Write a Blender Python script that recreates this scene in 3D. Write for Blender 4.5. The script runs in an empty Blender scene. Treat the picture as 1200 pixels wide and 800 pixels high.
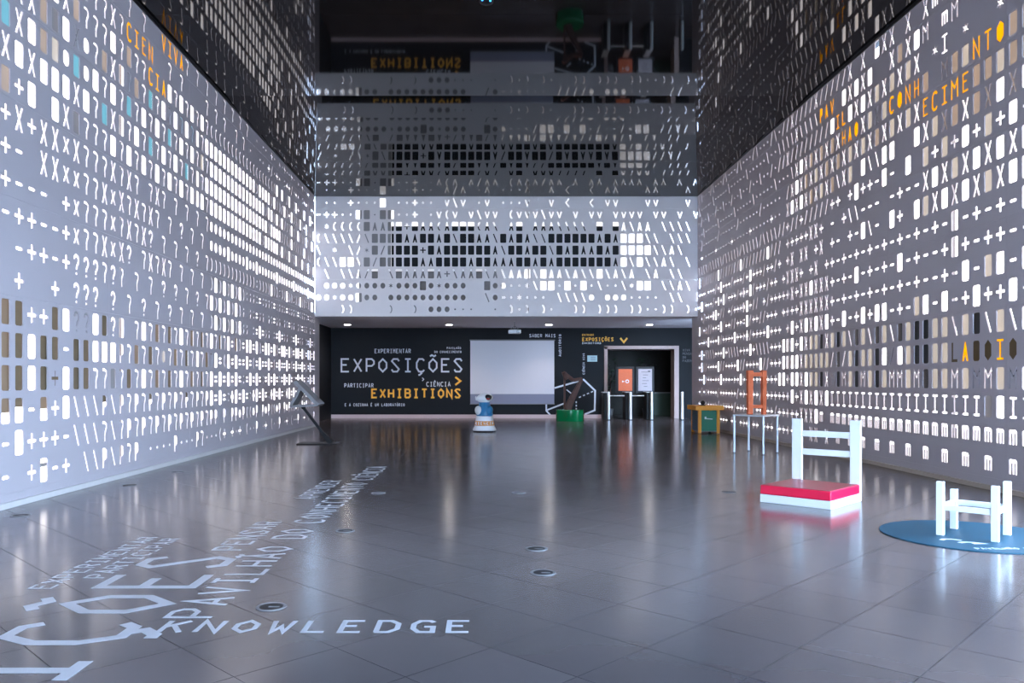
import bpy, math, random
from mathutils import Vector, Matrix
from mathutils.geometry import tessellate_polygon

random.seed(7)
SC = bpy.context.scene
COL = SC.collection

# ------------------------------------------------------------------ camera, sky, exposure
U = 0.027                 # metres per survey unit
EYE = 53.5                # eye height in units
F = 925.0                 # focal length for a 1200 px wide frame
D1, D2 = 925.0, 1128.0    # depth of the white upper wall / of the black wall
XL, XR = -201.0, 247.5    # side walls
HC = 216.0 + EYE          # ceiling height

cam = bpy.data.cameras.new('camera')
cam.sensor_width = 36.0
cam.lens = F / 1200.0 * 36.0
cam.shift_x = (600 - 570) / 1200.0
cam.shift_y = (446 - 400) / 1200.0
cam.clip_end = 300
camo = bpy.data.objects.new('camera', cam)
COL.objects.link(camo)
camo.location = (0, 0, EYE * U)
camo.rotation_euler = (math.pi / 2, 0, 0)
SC.camera = camo

world = bpy.data.worlds.new('sky')
SC.world = world
world.use_nodes = True
bg = world.node_tree.nodes['Background']
bg.inputs['Color'].default_value = (0.50, 0.71, 1.0, 1)
bg.inputs['Strength'].default_value = 28.5

SC.view_settings.view_transform = 'Standard'
SC.view_settings.look = 'None'
SC.view_settings.gamma = 1.0
SC.view_settings.use_curve_mapping = False
SC.view_settings.exposure = 0.0
SC.cycles.use_denoising = True
SC.cycles.max_bounces = 8
SC.cycles.sample_clamp_indirect = 30.0

GLAZE = 2.8              # brightness of the daylit frosted glazing behind the screens

# ------------------------------------------------------------------ materials
MATS = {}
def mat(name, col, rough=0.5, metal=0.0, var=0.06, scale=6.0, emit=0.0, spec=0.5, bump=0.0, coat=0.0):
    m = bpy.data.materials.new(name)
    m.use_nodes = True
    nt = m.node_tree
    b = nt.nodes['Principled BSDF']
    b.inputs['Roughness'].default_value = rough
    b.inputs['Metallic'].default_value = metal
    b.inputs['Specular IOR Level'].default_value = spec
    b.inputs['Coat Weight'].default_value = coat
    c4 = (col[0], col[1], col[2], 1)
    tc = nt.nodes.new('ShaderNodeTexCoord')
    nz = nt.nodes.new('ShaderNodeTexNoise')
    nz.inputs['Scale'].default_value = scale
    nz.inputs['Detail'].default_value = 4
    nt.links.new(tc.outputs['Object'], nz.inputs['Vector'])
    mp = nt.nodes.new('ShaderNodeMapRange')
    mp.inputs['To Min'].default_value = 1 - var
    mp.inputs['To Max'].default_value = 1 + var
    nt.links.new(nz.outputs['Fac'], mp.inputs['Value'])
    hs = nt.nodes.new('ShaderNodeHueSaturation')
    hs.inputs['Color'].default_value = c4
    nt.links.new(mp.outputs['Result'], hs.inputs['Value'])
    nt.links.new(hs.outputs['Color'], b.inputs['Base Color'])
    if emit > 0:
        b.inputs['Emission Color'].default_value = c4
        b.inputs['Emission Strength'].default_value = emit
    if bump > 0:
        bp = nt.nodes.new('ShaderNodeBump')
        bp.inputs['Strength'].default_value = bump
        bp.inputs['Distance'].default_value = 0.01
        nt.links.new(nz.outputs['Fac'], bp.inputs['Height'])
        nt.links.new(bp.outputs['Normal'], b.inputs['Normal'])
    MATS[name] = m
    return m

def translucent(name, col, mix=0.75):
    m = bpy.data.materials.new(name)
    m.use_nodes = True
    nt = m.node_tree
    nt.nodes.remove(nt.nodes['Principled BSDF'])
    out = nt.nodes['Material Output']
    t = nt.nodes.new('ShaderNodeBsdfTranslucent')
    d = nt.nodes.new('ShaderNodeBsdfDiffuse')
    for n in (t, d):
        n.inputs['Color'].default_value = (*col, 1)
    x = nt.nodes.new('ShaderNodeMixShader')
    x.inputs[0].default_value = mix
    nt.links.new(d.outputs[0], x.inputs[1])
    nt.links.new(t.outputs[0], x.inputs[2])
    nt.links.new(x.outputs[0], out.inputs['Surface'])
    MATS[name] = m
    return m

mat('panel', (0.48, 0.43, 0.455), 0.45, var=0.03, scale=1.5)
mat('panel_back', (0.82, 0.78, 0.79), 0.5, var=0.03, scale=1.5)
mat('skirting', (0.62, 0.58, 0.56), 0.5)
mat('skirting_stone', (0.46, 0.38, 0.31), 0.5)
mat('black_wall', (0.005, 0.006, 0.009), 0.6, var=0.2, scale=2.0, spec=0.25)
mat('plinth', (0.62, 0.46, 0.46), 0.5)
mat('soffit', (0.80, 0.75, 0.80), 0.6, var=0.02)
mat('grout', (0.022, 0.021, 0.024), 0.8, spec=0.2)
mat('paving', (0.42, 0.41, 0.40), 0.8, var=0.15, scale=0.8)
mat('letter_white', (0.62, 0.65, 0.72), 0.5)
mat('floor_letter', (0.47, 0.48, 0.53), 0.35)
mat('letter_yellow', (0.95, 0.47, 0.04), 0.5)
mat('wall_yellow', (0.90, 0.48, 0.04), 0.5)
mat('wall_amber', (0.10, 0.055, 0.01), 0.3)
mat('dim_letter', (0.10, 0.10, 0.11), 0.6)
mat('white_paint', (0.70, 0.71, 0.72), 0.4, var=0.02)
mat('red_vinyl', (0.72, 0.004, 0.05), 0.28, var=0.05)
mat('red_shaded', (0.30, 0.035, 0.05), 0.35, var=0.15)  # cushion top: its shade is put into the darker red
mat('blue_mat', (0.001, 0.062, 0.11), 0.5, spec=0.3, var=0.12, scale=2)
mat('mat_print', (0.62, 0.72, 0.78), 0.4)
mat('steel', (0.66, 0.65, 0.65), 0.32, metal=0.6, var=0.04)
mat('pale_steel', (0.62, 0.68, 0.76), 0.35, metal=0.55, var=0.04)
mat('black_metal', (0.010, 0.010, 0.012), 0.5, spec=0.3)
mat('grey_metal', (0.20, 0.195, 0.205), 0.45)
mat('orange_wood', (0.75, 0.16, 0.055), 0.55, var=0.2, scale=14)
mat('amber_wood', (0.82, 0.33, 0.02), 0.45, var=0.1, scale=10)
mat('green_panel', (0.0, 0.16, 0.085), 0.4)
mat('navy_panel', (0.006, 0.05, 0.10), 0.4)
mat('green_drum', (0.0, 0.20, 0.06), 0.18, var=0.06)
mat('rust_wood', (0.085, 0.026, 0.014), 0.55, var=0.35, scale=18)
mat('robot_white', (0.75, 0.77, 0.80), 0.3, var=0.02)
mat('robot_blue', (0.008, 0.15, 0.32), 0.3)
mat('robot_orange', (0.72, 0.28, 0.05), 0.5)
mat('visor', (0.006, 0.004, 0.006), 0.08)
mat('visor_red', (0.45, 0.04, 0.04), 0.2)
mat('screen_cloth', (0.66, 0.65, 0.71), 0.8, var=0.01)
mat('screen_strip', (0.24, 0.25, 0.34), 0.8, var=0.02)
mat('poster_orange', (0.62, 0.13, 0.045), 0.6, var=0.15, scale=25)
mat('poster_grey', (0.42, 0.38, 0.42), 0.6, var=0.15, scale=25)
mat('sign_blue', (0.50, 0.68, 0.70), 0.6)
mat('door_frame', (0.50, 0.36, 0.33), 0.5)
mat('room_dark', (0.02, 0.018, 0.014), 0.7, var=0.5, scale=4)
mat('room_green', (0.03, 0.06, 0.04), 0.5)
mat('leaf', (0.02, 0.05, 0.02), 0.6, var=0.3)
mat('lamp_glow', (1.0, 0.92, 0.85), 0.5, emit=80.0)
mat('led_blue', (0.03, 0.35, 1.0), 0.5, emit=6.0)
mat('dark_glass', (0.016, 0.017, 0.020), 0.5, spec=0.15)
mat('brown_board', (0.17, 0.115, 0.06), 0.6, var=0.25, scale=9)
mat('dark_board', (0.022, 0.028, 0.028), 0.5)
translucent('tan_sheet', (0.36, 0.28, 0.20), 0.5)
translucent('warm_sheet', (0.62, 0.59, 0.54), 0.6)
translucent('cyan_sheet', (0.30, 0.52, 0.57), 0.65)
translucent('grey_sheet', (0.34, 0.34, 0.35), 0.6)
translucent('sand_sheet', (0.52, 0.46, 0.40), 0.6)
translucent('yellow_sheet', (1.0, 0.62, 0.015), 0.6)

def glazing_material(key='glazing', strength=GLAZE):
    m = bpy.data.materials.new('daylit_' + key)
    m.use_nodes = True
    nt = m.node_tree
    b = nt.nodes['Principled BSDF']
    b.inputs['Base Color'].default_value = (0.8, 0.82, 0.85, 1)
    b.inputs['Roughness'].default_value = 0.6
    b.inputs['Emission Color'].default_value = (1.0, 0.96, 0.95, 1)
    b.inputs['Emission Strength'].default_value = strength
    MATS[key] = m
glazing_material()
glazing_material('glazing_room', 1.0)

def ceiling_material():
    m = bpy.data.materials.new('black_gloss_ceiling')
    m.use_nodes = True
    b = m.node_tree.nodes['Principled BSDF']
    b.inputs['Base Color'].default_value = (0.006, 0.006, 0.007, 1)
    b.inputs['Roughness'].default_value = 0.035
    b.inputs['IOR'].default_value = 1.32
    MATS['ceiling'] = m
ceiling_material()

def tile_material(name, island):
    m = bpy.data.materials.new(name)
    m.use_nodes = True
    nt = m.node_tree
    b = nt.nodes['Principled BSDF']
    if island:
        g = nt.nodes.new('ShaderNodeNewGeometry'); src = g.outputs['Random Per Island']
    else:
        g = nt.nodes.new('ShaderNodeObjectInfo'); src = g.outputs['Random']
    geo = nt.nodes.new('ShaderNodeNewGeometry')
    nz = nt.nodes.new('ShaderNodeTexNoise')
    nz.inputs['Scale'].default_value = 1.3
    nz.inputs['Detail'].default_value = 6
    nt.links.new(geo.outputs['Position'], nz.inputs['Vector'])
    add = nt.nodes.new('ShaderNodeMath'); add.operation = 'ADD'
    nt.links.new(src, add.inputs[0]); nt.links.new(nz.outputs['Fac'], add.inputs[1])
    mp = nt.nodes.new('ShaderNodeMapRange')
    mp.inputs['From Max'].default_value = 2.0
    mp.inputs['To Min'].default_value = 0.72; mp.inputs['To Max'].default_value = 1.28
    nt.links.new(add.outputs[0], mp.inputs['Value'])
    hs = nt.nodes.new('ShaderNodeHueSaturation')
    hs.inputs['Color'].default_value = (0.086, 0.075, 0.081, 1)
    nt.links.new(mp.outputs['Result'], hs.inputs['Value'])
    nt.links.new(hs.outputs['Color'], b.inputs['Base Color'])
    mr = nt.nodes.new('ShaderNodeMapRange')
    mr.inputs['To Min'].default_value = 0.14; mr.inputs['To Max'].default_value = 0.21
    nt.links.new(nz.outputs['Fac'], mr.inputs['Value'])
    nt.links.new(mr.outputs['Result'], b.inputs['Roughness'])
    b.inputs['IOR'].default_value = 1.5
    MATS[name] = m
tile_material('tile', False)
tile_material('tile_far', True)

# ------------------------------------------------------------------ mesh helpers
def V(x, z, h):
    """units -> metres: x right, z depth, h height above the floor"""
    return Vector((x * U, z * U, h * U))

def link(o, parent=None):
    COL.objects.link(o)
    if parent is not None:
        o.parent = parent
    return o

def tag(o, label=None, cat=None, group=None, kind=None):
    if label: o['label'] = label
    if cat: o['category'] = cat
    if group: o['group'] = group
    if kind: o['kind'] = kind
    return o

def empty(name, loc=(0, 0, 0), rz=0.0):
    o = bpy.data.objects.new(name, None)
    o.empty_display_size = 0.1
    o.location = loc
    o.rotation_euler = (0, 0, rz)
    return link(o)

class MB:
    def __init__(s):
        s.v = []; s.f = []
    def add(s, verts, faces):
        n = len(s.v)
        s.v += [tuple(p) for p in verts]
        s.f += [tuple(i + n for i in f) for f in faces]
        return s
    def box(s, c, d, rot=None):
        vs = []
        for sz in (-.5, .5):
            for sx, sy in ((-.5, -.5), (.5, -.5), (.5, .5), (-.5, .5)):
                p = Vector((sx * d[0], sy * d[1], sz * d[2]))
                if rot is not None: p = rot @ p
                vs.append(Vector(c) + p)
        return s.add(vs, [(3, 2, 1, 0), (4, 5, 6, 7), (0, 1, 5, 4), (1, 2, 6, 5), (2, 3, 7, 6), (3, 0, 4, 7)])
    def bar(s, a, b, w, h, up=(0, 0, 1), w2=None, h2=None):
        a = Vector(a); b = Vector(b)
        t = (b - a).normalized(); up = Vector(up)
        r = t.cross(up)
        if r.length < 1e-4: r = t.cross(Vector((0, 1, 0)))
        r.normalize(); q = r.cross(t)
        w2 = w if w2 is None else w2; h2 = h if h2 is None else h2
        vs = []
        for p, ww, hh in ((a, w, h), (b, w2, h2)):
            for i, j in ((-.5, -.5), (.5, -.5), (.5, .5), (-.5, .5)):
                vs.append(p + r * ww * i + q * hh * j)
        return s.add(vs, [(3, 2, 1, 0), (4, 5, 6, 7), (0, 1, 5, 4), (1, 2, 6, 5), (2, 3, 7, 6), (3, 0, 4, 7)])
    def cyl(s, a, b, r0, r1=None, n=20):
        a = Vector(a); b = Vector(b); r1 = r0 if r1 is None else r1
        t = (b - a).normalized()
        e = t.orthogonal().normalized(); g = t.cross(e)
        vs = []
        for p, r in ((a, r0), (b, r1)):
            for i in range(n):
                w = 2 * math.pi * i / n
                vs.append(p + (e * math.cos(w) + g * math.sin(w)) * r)
        fs = [(i, (i + 1) % n, n + (i + 1) % n, n + i) for i in range(n)]
        fs += [tuple(range(n))[::-1], tuple(range(n, 2 * n))]
        return s.add(vs, fs)
    def lathe(s, prof, c=(0, 0, 0), n=28, sx=1.0, sy=1.0):
        vs = []
        for r, z in prof:
            for i in range(n):
                w = 2 * math.pi * i / n
                vs.append((c[0] + r * sx * math.cos(w), c[1] + r * sy * math.sin(w), c[2] + z))
        m = len(prof)
        fs = [(k * n + i, k * n + (i + 1) % n, (k + 1) * n + (i + 1) % n, (k + 1) * n + i) for k in range(m - 1) for i in range(n)]
        fs += [tuple(range(n))[::-1], tuple(range((m - 1) * n, m * n))]
        return s.add(vs, fs)
    def ball(s, c, r, rot=None, n=18, m=12):
        vs = []
        for k in range(m + 1):
            a = math.pi * k / m
            for i in range(n):
                w = 2 * math.pi * i / n
                p = Vector((r[0] * math.sin(a) * math.cos(w), r[1] * math.sin(a) * math.sin(w), -r[2] * math.cos(a)))
                if rot is not None: p = rot @ p
                vs.append(Vector(c) + p)
        fs = [(k * n + i, k * n + (i + 1) % n, (k + 1) * n + (i + 1) % n, (k + 1) * n + i) for k in range(m) for i in range(n)]
        return s.add(vs, fs)
    def build(s, name, m, parent=None, smooth=False, bevel=0.0):
        me = bpy.data.meshes.new(name)
        me.from_pydata(s.v, [], s.f)
        me.update()
        me.materials.append(MATS[m])
        if smooth:
            me.polygons.foreach_set('use_smooth', [True] * len(me.polygons))
            me.set_sharp_from_angle(angle=math.radians(40))
        o = bpy.data.objects.new(name, me)
        link(o, parent)
        if bevel > 0:
            bm = o.modifiers.new('bevel', 'BEVEL')
            bm.width = bevel; bm.segments = 2; bm.limit_method = 'ANGLE'
        return o

def offset_polyline(pts, w, closed=False):
    """left/right outline of a thick polyline (2D, mitred)"""
    n = len(pts); L = []; R = []
    for i in range(n):
        p = Vector(pts[i])
        if closed or 0 < i < n - 1:
            a = (p - Vector(pts[i - 1])).normalized(); b = (Vector(pts[(i + 1) % n]) - p).normalized()
        elif i == 0:
            a = b = (Vector(pts[1]) - p).normalized()
        else:
            a = b = (p - Vector(pts[i - 1])).normalized()
        na = Vector((-a.y, a.x)); nb = Vector((-b.y, b.x))
        m = na + nb
        if m.length < 1e-5: m = na.copy()
        m.normalize()
        k = min(1.0 / max(m.dot(na), 0.28), 3.0)
        L.append(p + m * (w / 2 * k)); R.append(p - m * (w / 2 * k))
    return L, R

# ------------------------------------------------------------------ stroke lettering
FONT = {
 'A': [[(0,0),(2,6),(4,0)], [(.8,2),(3.2,2)]], 'B': [[(0,0),(0,6),(2.8,6),(3.8,5.2),(3.8,3.9),(2.8,3.2),(0,3.2)], [(2.8,3.2),(4,2.4),(4,.9),(3,0),(0,0)]],
 'C': [[(4,5.2),(3.2,6),(1.2,6),(0,4.2),(0,1.8),(1.2,0),(3.2,0),(4,.8)]], 'D': [[(0,0),(0,6),(2.4,6),(4,4.4),(4,1.6),(2.4,0),(-.3,0)]],
 'E': [[(4,6),(0,6),(0,0),(4,0)], [(0,3.2),(2.8,3.2)]], 'F': [[(4,6),(0,6),(0,0)], [(0,3.2),(2.8,3.2)]],
 'G': [[(4,5.2),(3.2,6),(1.2,6),(0,4.2),(0,1.8),(1.2,0),(4,0),(4,2.8),(2.2,2.8)]], 'H': [[(0,0),(0,6)], [(4,0),(4,6)], [(0,3),(4,3)]],
 'I': [[(2,0),(2,6)], [(.5,0),(3.5,0)], [(.5,6),(3.5,6)]], 'J': [[(3.5,6),(3.5,1.2),(2.4,0),(1,0),(0,1)]],
 'K': [[(0,0),(0,6)], [(4,6),(0,2.6)], [(1.4,3.7),(4,0)]], 'L': [[(0,6),(0,0),(4,0)]], 'M': [[(0,0),(0,6),(2,3),(4,6),(4,0)]],
 'N': [[(0,0),(0,6),(4,0),(4,6)]], 'O': [[(2,6),(4,4.2),(4,1.8),(2,0),(0,1.8),(0,4.2),(2,6)]], 'P': [[(0,0),(0,6),(2.8,6),(4,5),(4,3.7),(2.8,2.7),(0,2.7)]],
 'Q': [[(2,6),(4,4.2),(4,1.8),(2,0),(0,1.8),(0,4.2),(2,6)], [(2.6,1.4),(4,0)]], 'R': [[(0,0),(0,6),(2.8,6),(4,5),(4,3.9),(2.8,3),(0,3)], [(2.2,3),(4,0)]],
 'S': [[(4,5),(3.2,6),(1,6),(.1,5),(3.9,1.2),(3,0),(.8,0),(0,1)]], 'T': [[(0,6),(4,6)], [(2,6),(2,0)]], 'U': [[(0,6),(0,1.2),(1.2,0),(2.8,0),(4,1.2),(4,6)]],
 'V': [[(0,6),(2,0),(4,6)]], 'W': [[(0,6),(.8,0),(2,3),(3.2,0),(4,6)]], 'X': [[(0,0),(4,6)], [(0,6),(4,0)]], 'Y': [[(0,6),(2,3),(4,6)], [(2,3),(2,0)]],
 'Z': [[(0,6),(4,6),(0,0),(4,0)]], '>': [[(.3,6),(3.8,3),(.3,0)]], 'v': [[(0,5),(2,1),(4,5)]],
}
def glyph(ch):
    g = {'Ç': ('C', [[(2,0),(2.6,-.8),(1.6,-1.6),(.9,-1.6)]]), 'Õ': ('O', [[(.4,7.3),(1.4,7.9),(2.6,7.3),(3.6,7.9)]]), 'Ã': ('A', [[(.4,7.3),(1.4,7.9),(2.6,7.3),(3.6,7.9)]]),
         'Ê': ('E', [[(.8,7.2),(2,8.2),(3.2,7.2)]]), 'É': ('E', [[(1.4,7.2),(2.8,8.2)]]), 'Ó': ('O', [[(1.4,7.2),(2.8,8.2)]])}.get(ch)
    if g: return FONT[g[0]] + g[1]
    return FONT.get(ch, [])

def write(mb, text, org, ux, uy, pitch, w, h, stroke, depth=0.06):
    """flat lettering: org lower-left corner, ux/uy reading and up directions, sizes in metres"""
    org = Vector(org); ux = Vector(ux); uy = Vector(uy); nn = ux.cross(uy)
    for i, ch in enumerate(text):
        for si, pl in enumerate(glyph(ch)):
            dd = depth + si * 0.0004
            pts = [(i * pitch + x / 4 * (w - stroke) + stroke / 2, y / 6 * (h - stroke) + stroke / 2) for x, y in pl]
            closed = pts[0] == pts[-1]
            if closed: pts = pts[:-1]
            L, R = offset_polyline(pts, stroke, closed)
            n = len(pts)
            vs = [org + ux * q.x + uy * q.y + nn * d for d in (0, dd) for q in L + R]
            fs = []
            for k in range(n if closed else n - 1):
                j = (k + 1) % n; o = 2 * n
                fs.append((o + k, o + n + k, o + n + j, o + j))
                fs.append((k, o + k, o + j, j)); fs.append((n + k, n + j, o + n + j, o + n + k))
            if not closed:
                o = 2 * n
                fs.append((0, n, o + n, o)); fs.append((n - 1, o + n - 1, o + 2 * n - 1, 2 * n - 1))
            mb.add(vs, fs)
    return mb

# ------------------------------------------------------------------ cut-out characters of the screen walls
# every character is a list of outlines in a cell 1 wide and 1.49 high, centred on 0
def strip(pts, w):
    L, R = offset_polyline(pts, w)
    return [(p.x, p.y) for p in L] + [(p.x, p.y) for p in reversed(R)]
def rrect(w, h, r, cx=0, cy=0):
    out = []
    for sx, sy, a0 in ((1, 1, 0), (-1, 1, 90), (-1, -1, 180), (1, -1, 270)):
        for a in (0, 45, 90):
            t = math.radians(a0 + a)
            out.append((cx + sx * (w / 2 - r) + r * math.cos(t), cy + sy * (h / 2 - r) + r * math.sin(t)))
    return out
def ring(rx, ry, n=10, cx=0, cy=0):
    return [(cx + rx * math.cos(2 * math.pi * i / n), cy + ry * math.sin(2 * math.pi * i / n)) for i in range(n)]
def plus(a, b, t):
    t /= 2
    return [(-a,-t),(-t,-t),(-t,-b),(t,-b),(t,-t),(a,-t),(a,t),(t,t),(t,b),(-t,b),(-t,t),(-a,t)]
def cross(a, b, t):
    # X : two bars; q is the horizontal half width of a bar
    q = t / 2 * math.hypot(a, b) / b
    p = t / 2 * math.hypot(a, b) / a
    return [(-a-q*.9,-b),(-a+q*1.1,-b),(0,-p),(a-q*1.1,-b),(a+q*.9,-b),(q,0),(a+q*.9,b),(a-q*1.1,b),(0,p),(-a+q*1.1,b),(-a-q*.9,b),(-q,0)]
def star(r, n=6):
    return [((r if i % 2 == 0 else r * .3) * math.cos(math.pi * i / n + .5), (r if i % 2 == 0 else r * .3) * 1.1 * math.sin(math.pi * i / n + .5)) for i in range(2 * n)]
arc = [(.12, .5), (-.04, .34), (-.11, .12), (-.11, -.12), (-.04, -.34), (.12, -.5)]
GL = {
 'B': [rrect(.63, 1.15, .1)], 'b': [rrect(.55, .78, .22)], 'X': [cross(.24, .58, .14)], 'x': [cross(.22, .40, .14)],
 '+': [plus(.35, .37, .155)], '-': [rrect(.52, .16, .06)], '.': [ring(.11, .11, 8)], ':': [ring(.10, .10, 8, 0, .26), ring(.10, .10, 8, 0, -.26)],
 ';': [ring(.10, .10, 8, 0, .26), strip([(.06, .0), (.06, -.2), (-.05, -.4)], .15)], '=': [rrect(.6, .15, .04, 0, .17), rrect(.6, .15, .04, 0, -.17)],
 '7': [strip([(-.24, .49), (.04, .49), (.18, .40), (.18, .18), (.06, -.04), (.02, -.2), (.02, -.56)], .135)],
 '?': [strip([(-.22, .26), (-.17, .42), (-.02, .5), (.14, .43), (.21, .28), (.17, .1), (.03, -.08), (.0, -.26)], .15), ring(.09, .09, 8, 0, -.46)],
 '\\': [strip([(-.22, .56), (.22, -.56)], .14)], '/': [strip([(-.22, -.56), (.22, .56)], .14)],
 '(': [strip(arc, .13)], ')': [strip([(-x, y) for x, y in arc], .13)],
 'P': [[(-.24,.54),(.12,.54),(.26,.42),(.26,.0),(.12,-.12),(-.04,-.12),(-.08,-.56),(-.24,-.56)]],
 'A': [[(-.05,.54),(.05,.54),(.29,-.54),(.13,-.54),(0,-.2),(-.13,-.54),(-.29,-.54)]],
 'M': [strip([(-.26, -.54), (-.26, .48), (0, .06), (.26, .48), (.26, -.54)], .10)],
 'm': [[(-.31,-.38),(-.31,.38),(.2,.38),(.31,.28),(.31,-.38),(.17,-.38),(.17,.2),(.08,.2),(.08,-.38),(-.07,-.38),(-.07,.2),(-.16,.2),(-.16,-.38)]],
 'I': [[(-.27,-.54),(.27,-.54),(.27,-.42),(.07,-.42),(.07,.42),(.27,.42),(.27,.54),(-.27,.54),(-.27,.42),(-.07,.42),(-.07,-.42),(-.27,-.42)]],
 'V': [strip([(-.26, .36), (0, -.36), (.26, .36)], .12)], '<': [strip([(.2, .5), (-.2, 0), (.2, -.5)], .12)],
 'K': [rrect(.76, 1.15, .1)], '*': [star(.34)], 'o': [ring(.31, .36, 12)], '#': [plus(.36, .5, .3)],
}
LETTERS = {
 'A': GL['A'], 'P': GL['P'], 'I': GL['I'], 'V': [strip([(-.26, .52), (0, -.5), (.26, .52)], .17)],
 'C': [strip([(.24, .36), (.12, .5), (-.1, .5), (-.24, .3), (-.24, -.3), (-.1, -.5), (.12, -.5), (.24, -.36)], .16)],
 'N': [strip([(-.24, -.54), (-.24, .5), (.24, -.5), (.24, .54)], .15)], 'M': [strip([(-.28, -.54), (-.28, .46), (0, .04), (.28, .46), (.28, -.54)], .14)], 'L': [strip([(-.22, .54), (-.22, -.48), (.27, -.48)], .16)],
 'E': [[(-.26,-.54),(.27,-.54),(.27,-.42),(-.14,-.42),(-.14,.0),(.14,.0),(.14,.11),(-.14,.11),(-.14,.42),(.27,.42),(.27,.54),(-.26,.54)]],
 'T': [[(-.06,-.54),(.06,-.54),(.06,.42),(.28,.42),(.28,.54),(-.28,.54),(-.28,.42),(-.06,.42)]],
 'H': [[(-.27,-.54),(-.15,-.54),(-.15,-.06),(.15,-.06),(.15,-.54),(.27,-.54),(.27,.54),(.15,.54),(.15,.06),(-.15,.06),(-.15,.54),(-.27,.54)]],
 'O': [[(0,-.56),(.28,-.3),(.28,.3),(0,.56),(-.28,.3),(-.28,-.3)]], 'B': [rrect(.56, 1.1, .12)],
}
for _k, _v in LETTERS.items(): GL['~' + _k] = _v
TESS = {}
def tess(ch):
    """triangles of a cell with the character cut out: (points, tris, outlines)"""
    if ch in TESS: return TESS[ch]
    outer = [(-.5, -.745), (.5, -.745), (.5, .745), (-.5, .745)]
    loops = [outer] + GL.get(ch, [])
    pts = [p for l in loops for p in l]
    tris = tessellate_polygon([[Vector((x, y, 0)) for x, y in l] for l in loops])
    out = []
    for t in tris:
        a, b, c = (pts[i] for i in t)
        area = (b[0]-a[0])*(c[1]-a[1]) - (b[1]-a[1])*(c[0]-a[0])
        if abs(area) < 1e-9: continue
        out.append(t if area > 0 else (t[0], t[2], t[1]))
    lps = []; n = 4
    for l in loops[1:]:
        lps.append(list(range(n, n + len(l)))); n += len(l)
    TESS[ch] = (pts, out, lps)
    return TESS[ch]

THICK = 0.6    # screen thickness in units
def screen_panels(root, matname, place, cols, rows, grid, cw, rh, inward, ncol=12, nrow=3, amin=None, amax=None, bmin=None, bmax=None):
    """place(a, b, d) -> world point; a runs to the viewer's right in units, b is height above the floor, d depth into the wall.
       cols: list of (index, centre a); rows: list of (index, centre b)"""
    cols = sorted(cols, key=lambda c: c[1]); rows = sorted(rows, key=lambda r: r[1])
    gap = 0.05
    for r0 in range(0, len(rows), nrow):
        for c0 in range(0, len(cols), ncol):
            cc = cols[c0:c0 + ncol]; rr = rows[r0:r0 + nrow]
            A0 = cc[0][1] - cw / 2 + gap; A1 = cc[-1][1] + cw / 2 - gap
            B0 = rr[0][1] - rh / 2 + gap; B1 = rr[-1][1] + rh / 2 - gap
            if amin is not None: A0 = max(A0, amin)
            if amax is not None: A1 = min(A1, amax)
            if bmin is not None: B0 = max(B0, bmin)
            if bmax is not None: B1 = min(B1, bmax)
            mb = MB()
            for ri, rb in rr:
                for ci, ca in cc:
                    ch = grid(ri, ci)
                    pts, tris, loops = tess(ch)
                    q = [(min(max(ca + x * cw, A0), A1), min(max(rb + y / 1.49 * rh, B0), B1)) for x, y in pts]
                    vs = [place(a, b, 0) for a, b in q]
                    fs = [t for t in tris]
                    n = len(vs)
                    back = [place(a, b, THICK) for a, b in q[4:]]
                    vs += back
                    for l in loops:
                        m = len(l)
                        for k in range(m):
                            i, j = l[k], l[(k + 1) % m]
                            fs.append((i, j, n + j - 4, n + i - 4))
                    mb.add(vs, fs)
            # rim of the panel
            rim = [place(a, b, d) for d in (0, THICK) for a, b in ((A0, B0), (A1, B0), (A1, B1), (A0, B1))]
            mb.add(rim, [(0, 4, 5, 1), (1, 5, 6, 2), (2, 6, 7, 3), (3, 7, 4, 0)])
            mb.build('panel', matname, root)

R_H = 13.92
def row_h(r): return R_H * r + 1.2 + EYE
def pad(s, far, n):
    while len(s) < n: s += far
    return s[:n]

# ------------------------------------------------------------------ floor
fl = MB()
fl.box(V((XL + XR) / 2, 387, -0.57), ((XR - XL + 60) * U, 1240 * U, 1.0 * U))
fl.box(V(54, 1095, -0.55), (560 * U, 360 * U, 0.9 * U))
floor = fl.build('floor', 'grout')
tag(floor, kind='structure')
TS = 31.0
half = TS / 2 - 0.12
tile_me = None
def tile_faces(c):
    t = 0.0; b = -0.06
    cs = [(half, 0), (0, half), (-half, 0), (0, -half)]
    vs = [V(c[0] + x, c[1] + z, b) for x, z in cs] + [V(c[0] + x, c[1] + z, t) for x, z in cs]
    return vs, [(4, 5, 6, 7), (0, 1, 5, 4), (1, 2, 6, 5), (2, 3, 7, 6), (3, 0, 4, 7)]
tiles = []
for k in range(-30, 60):
    for m in range(-30, 60):
        s = 190.0 - TS / 2 + TS * k; t = 126.3 - TS / 2 + TS * m
        z = (s + t) / 2; x = (s - t) / 2
        hall = XL - 4 < x < XR + 4 and -150 < z < 935
        und = -226 < x < 330 and 915 < z < 1250
        entr = XR - 8 < x < XR + 30 and -150 < z < 300
        if not (hall or und or entr): continue
        px = 570 + x * F / z if z > 90 else -999
        inview = z > 128 and -60 < px < 1260 and z < 1120
        tiles.append((not inview, z, x))
tiles.sort()
mt = MB(); vs, fs = tile_faces((0, 0)); mt.add(vs, fs)
tile_me = bpy.data.meshes.new('tile'); tile_me.from_pydata(mt.v, [], mt.f); tile_me.materials.append(MATS['tile']); tile_me.materials.append(MATS['grout'])
for p in list(tile_me.polygons)[1:]: p.material_index = 1
rest = MB()
for i, (_, z, x) in enumerate(tiles):
    if i < 300:
        o = bpy.data.objects.new('tile', tile_me); o.location = V(x, z, 0); link(o, floor)
    else:
        vs, fs = tile_faces((x, z)); rest.add(vs, fs)
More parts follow.
